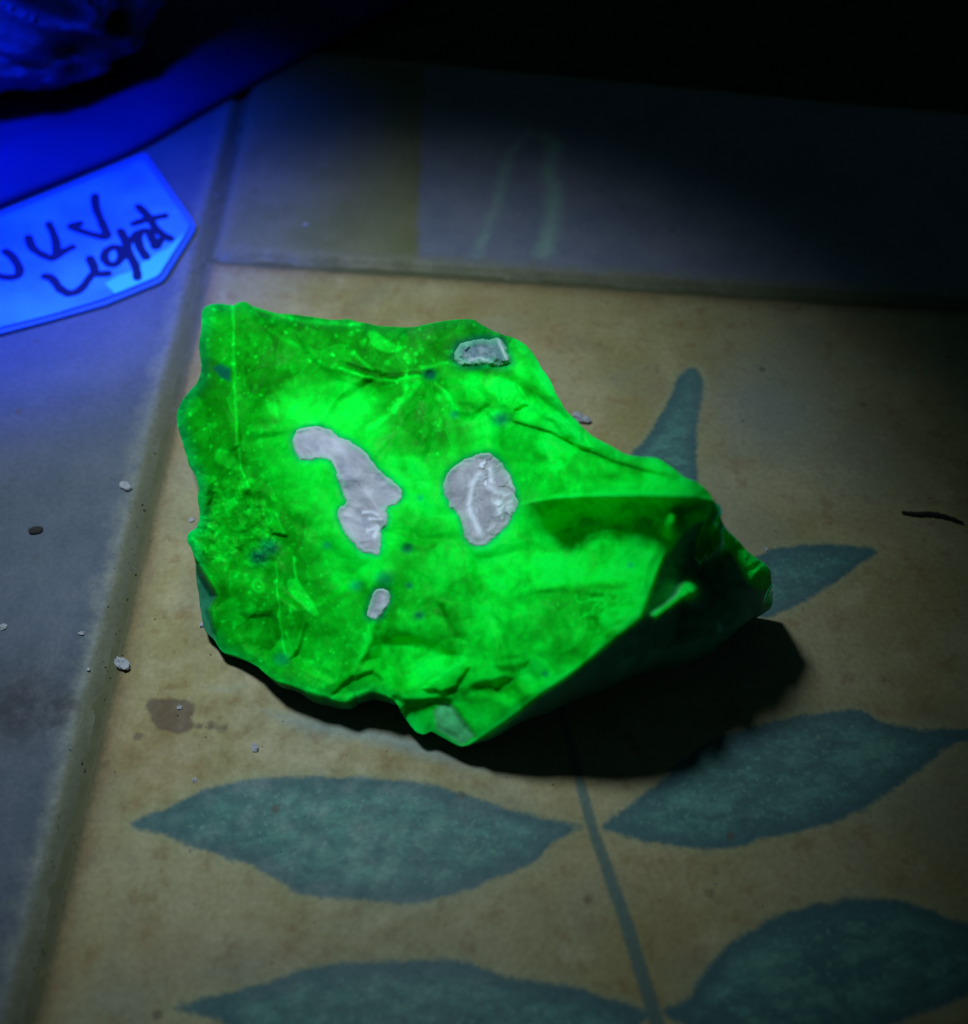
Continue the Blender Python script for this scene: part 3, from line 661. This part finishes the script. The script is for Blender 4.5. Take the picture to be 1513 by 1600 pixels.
# grey inclusions: separate patches grown a hair proud of the face
def inclusion(key, label, seed):
    pl = INC[key]; lo = pl.min(0)-8; hi = pl.max(0)+8
    u, v = np.meshgrid(np.arange(lo[0], hi[0], 1.3), np.arange(lo[1], hi[1], 1.3)); sh = u.shape
    u = u.ravel(); v = v.ravel(); s = sdf(u+2.5*fbm(u, v, 9, 3, 400), v+2.5*fbm(u, v, 9, 3, 401), pl)
    z = heights(u, v)
    m2 = fbm(u, v, 12, 3, seed); m1 = fbm(u, v, 30, 3, seed+3)
    lift = -.0004+.00072*sst(4, -3, s); rel = 0*u
    m5 = fbm(u, v*1.4, 22, 4, seed+8); base = np.stack([.32+.10*m1+.08*m5, .345+.10*m1+.09*m5, .44+.10*m1+.11*m5], -1); rel = .00018*m2
    wht = 0*u
    def stroke(p, wd, amp, hgt=.0005):
        hgt = .35*max(hgt, -.0005)
        nonlocal wht, rel
        d = dist_line(u+2.5*m2, v+2.5*m2, p); q = np.exp(-(d/wd)**2); wht = np.maximum(wht, amp*q); rel = rel+hgt*q
    if key == 'L':
        for p in ([(476, 690), (500, 700), (520, 718), (532, 740)], ): stroke(p, 4, -.35, -.0006)
        stroke([(520, 690), (540, 715), (545, 745)], 7, .12, .0004); stroke([(600, 760), (575, 775), (560, 790)], 9, .12, .0003)
        stroke([(568, 802), (580, 800), (590, 806)], 3, .7); stroke([(578, 812), (596, 813)], 3, .6); stroke([(575, 830), (590, 825), (585, 838)], 4.5, .75); stroke([(540, 805), (560, 812)], 5, .2)
        stroke([(565, 850), (580, 848), (578, 858)], 3, -.3, -.0005)
    elif key == 'R':
        stroke([(752, 742), (740, 755), (735, 772), (733, 790), (738, 806), (746, 825), (752, 836)], 5, .75); stroke([(768, 736), (768, 752)], 4.5, .8)
        stroke([(764, 760), (775, 768), (790, 772)], 5, .5); stroke([(778, 786), (784, 792), (780, 800)], 7, .95, .001); stroke([(795, 745), (800, 760)], 4, .3)
        stroke([(790, 762), (803, 770)], 3, -.45, -.0008); stroke([(798, 785), (795, 800)], 4, .6); stroke([(765, 830), (772, 822)], 4, .3)
        base = base*np.array([1.0, .99, .96])*.95
        f1, f2, idv = worley(u+6*m2, v+6*m1, 11, 77); wht = np.maximum(wht, .8*(idv > .80)*sst(5, 2.5, f1)*sst(-6, -16, s)*sst(735, 755, u)); rel = rel+.0003*(idv-.5)*sst(735, 760, u)
    elif key == 'S':
        stroke([(590, 930), (588, 950), (585, 965)], 2.2, -.35, -.0004); stroke([(600, 925), (598, 950)], 5, .3)
    else:
        f1, f2, idv = worley(u, v, 8, 61); rel = rel*2+.0003*(idv-.5)
        base = np.stack([.09+.11*idv, .17+.11*idv, .22+.12*idv], -1); edge = sst(-17, -2, s+4*m2)[:, None]
        base = base*(1-.9*edge)+np.array([.015, .20, .13])*.9*edge
        stroke([(735, 563), (752, 560), (762, 564)], 3, .4); stroke([(780, 535), (788, 550), (794, 562)], 3, .45)
    z = z+lift+np.maximum(rel, -.00022)
    # milky rim grading to the green
    rim = np.clip(sst(-11, 2, s+3*m2)+.5*sst(.25, .6, m2)*sst(-22, -4, s), 0, 1)[:, None]
    base = base*(1-.72*rim)+.72*rim*np.array([.18, .50, .36])
    base = base*(1-np.clip(wht, 0, 1)[:, None])+np.clip(wht, 0, 1)[:, None]*np.array([.66, .74, .92])
    base = base*(1+np.clip(wht, -1, 0)[:, None])
    keepv = s < 5
    ok = keepv.reshape(sh); cl = ok[:-1, :-1] & ok[1:, :-1] & ok[:-1, 1:] & ok[1:, 1:]
    ii = np.arange(len(u)).reshape(sh)
    q = np.stack([ii[1:, :-1], ii[1:, 1:], ii[:-1, 1:], ii[:-1, :-1]], -1)[cl]
    un, inv = np.unique(q, return_inverse=True)
    me = mesh_np('inclusion', P(u[un], v[un], z[un]), inv.reshape(-1, 4))
    cattr(me, 'fluor', np.clip(base[un], .01, .95))
    o = link('inclusion', me, M_INCL, root); o['label'] = label
inclusion('L', 'long hooked grey quartz patch', 100)
inclusion('R', 'rounded grey quartz patch with white streaks', 120)
inclusion('S', 'small grey quartz patch near the lower edge', 140)
inclusion('C', 'rough grey crystalline crust on the back shoulder', 160)

# ---------------------------------------------------------------- lumps, crumbs
def lump(name, c, r, mat, seed, parent=None, sq=(1, 1, 1), rough=.35, res=10):
    th, ph = np.meshgrid(np.linspace(0, math.pi, res+1), np.linspace(0, 2*math.pi, 2*res, endpoint=False), indexing='ij')
    x = np.sin(th)*np.cos(ph); y = np.sin(th)*np.sin(ph); z = np.cos(th)
    rr = 1+rough*fbm(x*1.0+3*z+seed, y*1.0-2*z+seed*1.7, .9, 3, seed)
    rr[0] = rr[0].mean(); rr[-1] = rr[-1].mean()
    vt = np.stack([x*rr*sq[0]*r, y*rr*sq[1]*r, z*rr*sq[2]*r], -1).reshape(-1, 3)
    n = 2*res; f = []
    for i in range(res):
        for j in range(n): f.append((i*n+j, (i+1)*n+j, (i+1)*n+(j+1) % n, i*n+(j+1) % n))
    me = mesh_np(name, vt, f); o = link(name, me, mat, parent, smooth=False)
    o.location = (c[0], c[1], -vt[:, 2].min()+c[2]-.0001)
    o.rotation_euler.z = seed*1.3
    return o

for i, (u, v, r, sx, lab) in enumerate((
    (196, 761, .0019, 1.3, 'white crumb on the grey tile beside the joint'),
    (192, 1038, .0020, .75, 'long cream crumb on the ochre tile above the brown stain'),
    (399, 1168, .0011, 1.2, 'white crumb on the ochre tile between the stain and the painted leaf'),
    (281, 1105, .0007, 1, 'tiny pale crumb lying on the brown stain'),
    (478, 352, .0012, 1, 'small pale crumb on the dark border tile'),
    (304, 1219, .0007, 1, 'tiny pale crumb just above the long painted leaf'),
    (316, 976, .0010, 1, 'tiny pale crumb touching the shaded left side of the green stone'),
    (300, 812, .0009, 1, 'tiny pale crumb against the ragged left edge of the green stone'),
    (138, 1046, .0006, 1, 'tiny pale crumb in the joint between grey and ochre tiles'),
    (6, 980, .0011, 1, 'pale crumb out on the grey tile away from the joint'),
    (128, 990, .0009, 1.4, 'flat pale crumb at the worn rim of the grey tile'),
    (906, 655, .0026, .8, 'lilac white crumb behind the shoulder of the green stone'),
    (1198, 858, .0007, 1, 'tiny amber crumb beside the right tip of the green stone'))):
    c = P(u, v)
    o = lump('mineral_crumb', (c[0], c[1], .012 if False else -.0002), r, M_CRUMB, i+2, sq=(sx*.8, .8/sx, .4), rough=.8, res=6)
    tag(o, lab, 'crumb', 'pale mineral crumbs on the tiles')
c = P(57, 829); tag(lump('dark_crumb', (c[0], c[1], -.0002), .0016, M_BLACK, 5, sq=(1.2, .8, .4), res=6), 'small black crumb on the grey tile', 'crumb')

# dust and grit too small to count
rng = np.random.default_rng(7)
for nm, mt, cnt in (('pale_grit', M_CRUMB, 160), ('dark_grit', M_BLACK, 150)):
    vt = []; f = []
    for q in range(cnt):
        u = rng.uniform(-40, 1540); v = 380+1240*rng.random()
        if rng.random() < .2: v = rng.uniform(300, 1600); u = 40+(1560-v)*.2403+rng.normal()*24    # gathers along the joint
        if inside(np.array([u]), np.array([v]), OUT)[0]: continue
        c = P(u, v); r0 = .00016+.00026*rng.random()**3; b0 = len(vt); a0 = rng.random()*6
        for j in range(5): vt.append((c[0]+r0*(.6+.7*rng.random())*math.cos(a0+j*1.257), c[1]+r0*(.6+.7*rng.random())*math.sin(a0+j*1.257), -.0004))
        vt.append((c[0], c[1], r0*.8)); f += [(b0+j, b0+(j+1) % 5, b0+5) for j in range(5)]
    tag(link(nm, mesh_np(nm, vt, f), mt, smooth=False), ('fine pale dust' if nm[0] == 'p' else 'fine dark grit')+' strewn over the tiles and along the joint', 'grit', kind='stuff')

def tube(path, rad, n=8):
    path = np.asarray(path); vt = []; f = []
    for i, p in enumerate(path):
        t = path[min(i+1, len(path)-1)]-path[max(i-1, 0)]; t = t/np.linalg.norm(t)
        s = np.cross(t, [0, 0, 1]); s /= np.linalg.norm(s); q = np.cross(s, t); r = rad[i] if hasattr(rad, '__len__') else rad
        for j in range(n): a = 2*math.pi*j/n; vt.append(p+r*(math.cos(a)*s+math.sin(a)*q))
    for i in range(len(path)-1):
        for j in range(n): f.append((i*n+j, i*n+(j+1) % n, (i+1)*n+(j+1) % n, (i+1)*n+j))
    f.append(tuple(range(n))[::-1]); f.append(tuple(range((len(path)-1)*n, len(path)*n)))
    return vt, f
tw = P(*catmull([(1410, 800), (1432, 803), (1455, 803), (1480, 808), (1505, 817)], 6).T, .0006)
vt, f = tube(tw, [.0003+.0004*math.sin(math.pi*(i+1)/(len(tw)+1))+.00008*math.sin(i*1.9) for i in range(len(tw))])
tag(link('twig', mesh_np('twig', vt, f), M_BLACK), 'short black twig lying on the ochre tile', 'twig')

# ---------------------------------------------------------------- tray, label, dark specimen
FE = gpoly([(-300, 455), (-140, 385), (0, 327), (110, 282), (222, 234), (330, 172), (470, 94), (620, 10), (780, -75)], 5, False)
prof = [(0, 0), (-.0004, .0018), (.0003, .0032), (.003, .0046), (.008, .0062), (.014, .0078), (.019, .0084), (.024, .0074), (.029, .006), (.30, .006), (.30, 0)]
vt = []; ns = len(FE)-1
tg = np.gradient(FE, axis=0); tg /= np.linalg.norm(tg, axis=1)[:, None]
ey = np.array([-.55, .835])
for i in range(ns+1):
    for a, b in prof:
        p = FE[i]+ey*a; vt.append((p[0], p[1], b*(1+.08*math.sin(i*.6))))
m = len(prof); f = [(i*m+j, (i+1)*m+j, (i+1)*m+j+1, i*m+j+1) for i in range(ns) for j in range(m-1)]
f += [tuple(range(m))[::-1], tuple(ns*m+j for j in range(m))]
tray = link('tray', mesh_np('tray', vt, f), M_TRAY)
tag(tray, 'dark tray with a rounded raised lip in blue light behind the label', 'tray')

lab = empty('paper_label', tuple(P(120, 400)))
tag(lab, 'pointed paper label in a clear sleeve with handwritten UV Light, glowing blue', 'label')
def plate(name, pts, z0, z1, mat, parent):
    g0 = P(*np.array(pts, float).T, z1); n = len(pts)
    vt = [(p[0], p[1], z0) for p in g0]+[(p[0], p[1], z1) for p in g0]
    f = [tuple(range(n)), tuple(range(2*n-1, n-1, -1))]+[(i, n+i, n+(i+1) % n, (i+1) % n) for i in range(n)]
    me = mesh_np(name, vt, f)
    o = link(name, me, mat, parent, False)
    if parent is not None: o.matrix_parent_inverse = parent.matrix_world.inverted(); o.location = -Vector(parent.location)
    return o
S0 = [(-140, 385), (0, 331), (110, 286), (222, 239), (230, 240), (300, 340), (306, 352), (303, 362), (258, 434), (250, 441), (165, 476), (80, 500), (0, 521), (-140, 560)]
S1 = [(-130, 390), (0, 339), (110, 294), (221, 249), (225, 250), (292, 345), (296, 352), (293, 360), (250, 427), (244, 433), (160, 467), (80, 491), (0, 511), (-130, 548)]
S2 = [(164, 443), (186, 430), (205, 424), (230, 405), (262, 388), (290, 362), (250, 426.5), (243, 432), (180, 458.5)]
plate('sleeve', S0, -.0003, .0012, M_SLEEVE, lab)
plate('paper', S1, .0017, .0020, M_PAPER, lab)
plate('lit_patch', S2, .0020, .00215, M_PAPER2, lab)  # brighter corner standing in for lamp light falling on the label
STROKES = {'letter_v': [[(148, 305), (150, 325), (160, 350), (167, 369), (153, 368), (131, 362), (110, 353), (124, 349)]],
 'letter_u': [[(44, 370), (50, 386), (65, 397), (85, 402), (87, 377), (76, 349)], [(85, 402), (98, 393), (112, 386)]],
 'letter_w': [[(8, 392), (20, 402), (30, 420), (26, 431), (11, 433), (-8, 429)]],
 'letter_l': [[(70, 431), (81, 435), (94, 451), (109, 458), (126, 451), (143, 429)]],
 'letter_i': [[(140, 403), (146, 416), (150, 427), (168, 427)]],
 'letter_g': [[(190, 396), (186, 388), (176, 386), (165, 393), (163, 404), (170, 412), (181, 412), (189, 403), (190, 396)], [(188, 360), (196, 377), (203, 399), (212, 416), (215, 434)]],
 'letter_h': [[(198, 380), (208, 372), (214, 364), (218, 385), (229, 402)], [(214, 372), (220, 362), (231, 361), (238, 374), (244, 386), (251, 374)]],
 'letter_t': [[(216, 322), (231, 338), (246, 360), (266, 373)], [(209, 349), (231, 342), (257, 337)]]}
for nm, sts in STROKES.items():
    vt = []; f = []
    for st in sts:
        c = P(*catmull(st, 7).T, .0023)
        r = np.array([.0015*(.82+.3*vnoise(np.array([i*.35]), np.array([len(nm)*1.3]))[0]) for i in range(len(c))])
        o0 = len(vt); n = len(c)
        # round-ended ribbon
        tg = np.gradient(c[:, :2], axis=0); tg /= np.linalg.norm(tg, axis=1)[:, None]+1e-12; sd = np.stack([-tg[:, 1], tg[:, 0]], -1)
        for i in range(n):
            for s_ in (-1, 1):
                q = c[i, :2]+sd[i]*r[i]*s_; vt.append((q[0], q[1], .0023+.00002*(i % 2)+.00001*len(nm)))
        for i in range(n-1): f.append((o0+2*i, o0+2*i+1, o0+2*i+3, o0+2*i+2))
        for ci in (0, n-1):
            b0 = len(vt)
            for j in range(12): vt.append((c[ci, 0]+r[ci]*math.cos(j*math.pi/6), c[ci, 1]+r[ci]*math.sin(j*math.pi/6), .00236))
            f.append(tuple(range(b0, b0+12)))
    o = link(nm, mesh_np(nm, vt, f), M_INK, lab, False); o.location = -Vector(lab.location)

# dark folded specimen on the tray
c = P(60, 100, .006)
res = 70
th, ph = np.meshgrid(np.linspace(0, math.pi, res+1), np.linspace(0, 2*math.pi, 2*res, endpoint=False), indexing='ij')
x = np.sin(th)*np.cos(ph); y = np.sin(th)*np.sin(ph); z = np.cos(th)
a1 = x*2+z*1.3; a2 = y*2-z*.9
fold = 1-np.abs(fbm(a1, a2, 1.3, 2, 200))*2
fine = 1-np.abs(fbm(a1+4, a2*1.4, .6, 2, 230))*2
rr = .86+.20*fold+.10*fine+.07*fbm(a1, a2, .25, 3, 240)
rr[0] = rr[0].mean(); rr[-1] = rr[-1].mean()
vt = np.stack([x*rr*.056, y*rr*.050, z*rr*.030], -1).reshape(-1, 3)
n = 2*res
f = [(i*n+j, (i+1)*n+j, (i+1)*n+(j+1) % n, i*n+(j+1) % n) for i in range(res) for j in range(n)]
me = mesh_np('specimen', vt, f)
bl = np.clip(sst(.2, .9, fine*.6+fold*.5), 0, 1).ravel()[:, None]
cattr(me, 'fluor', (1-bl)*np.array([.004, .006, .018])+bl*np.array([.022, .055, .24]))
sp = link('dark_specimen', me, M_DARK)
sp.location = (c[0]-.004, c[1]+.004, -vt[:, 2].min()+.0058); sp.rotation_euler.z = .5
tag(sp, 'dark folded mineral specimen with blue glowing ridges sitting in the tray', 'mineral')
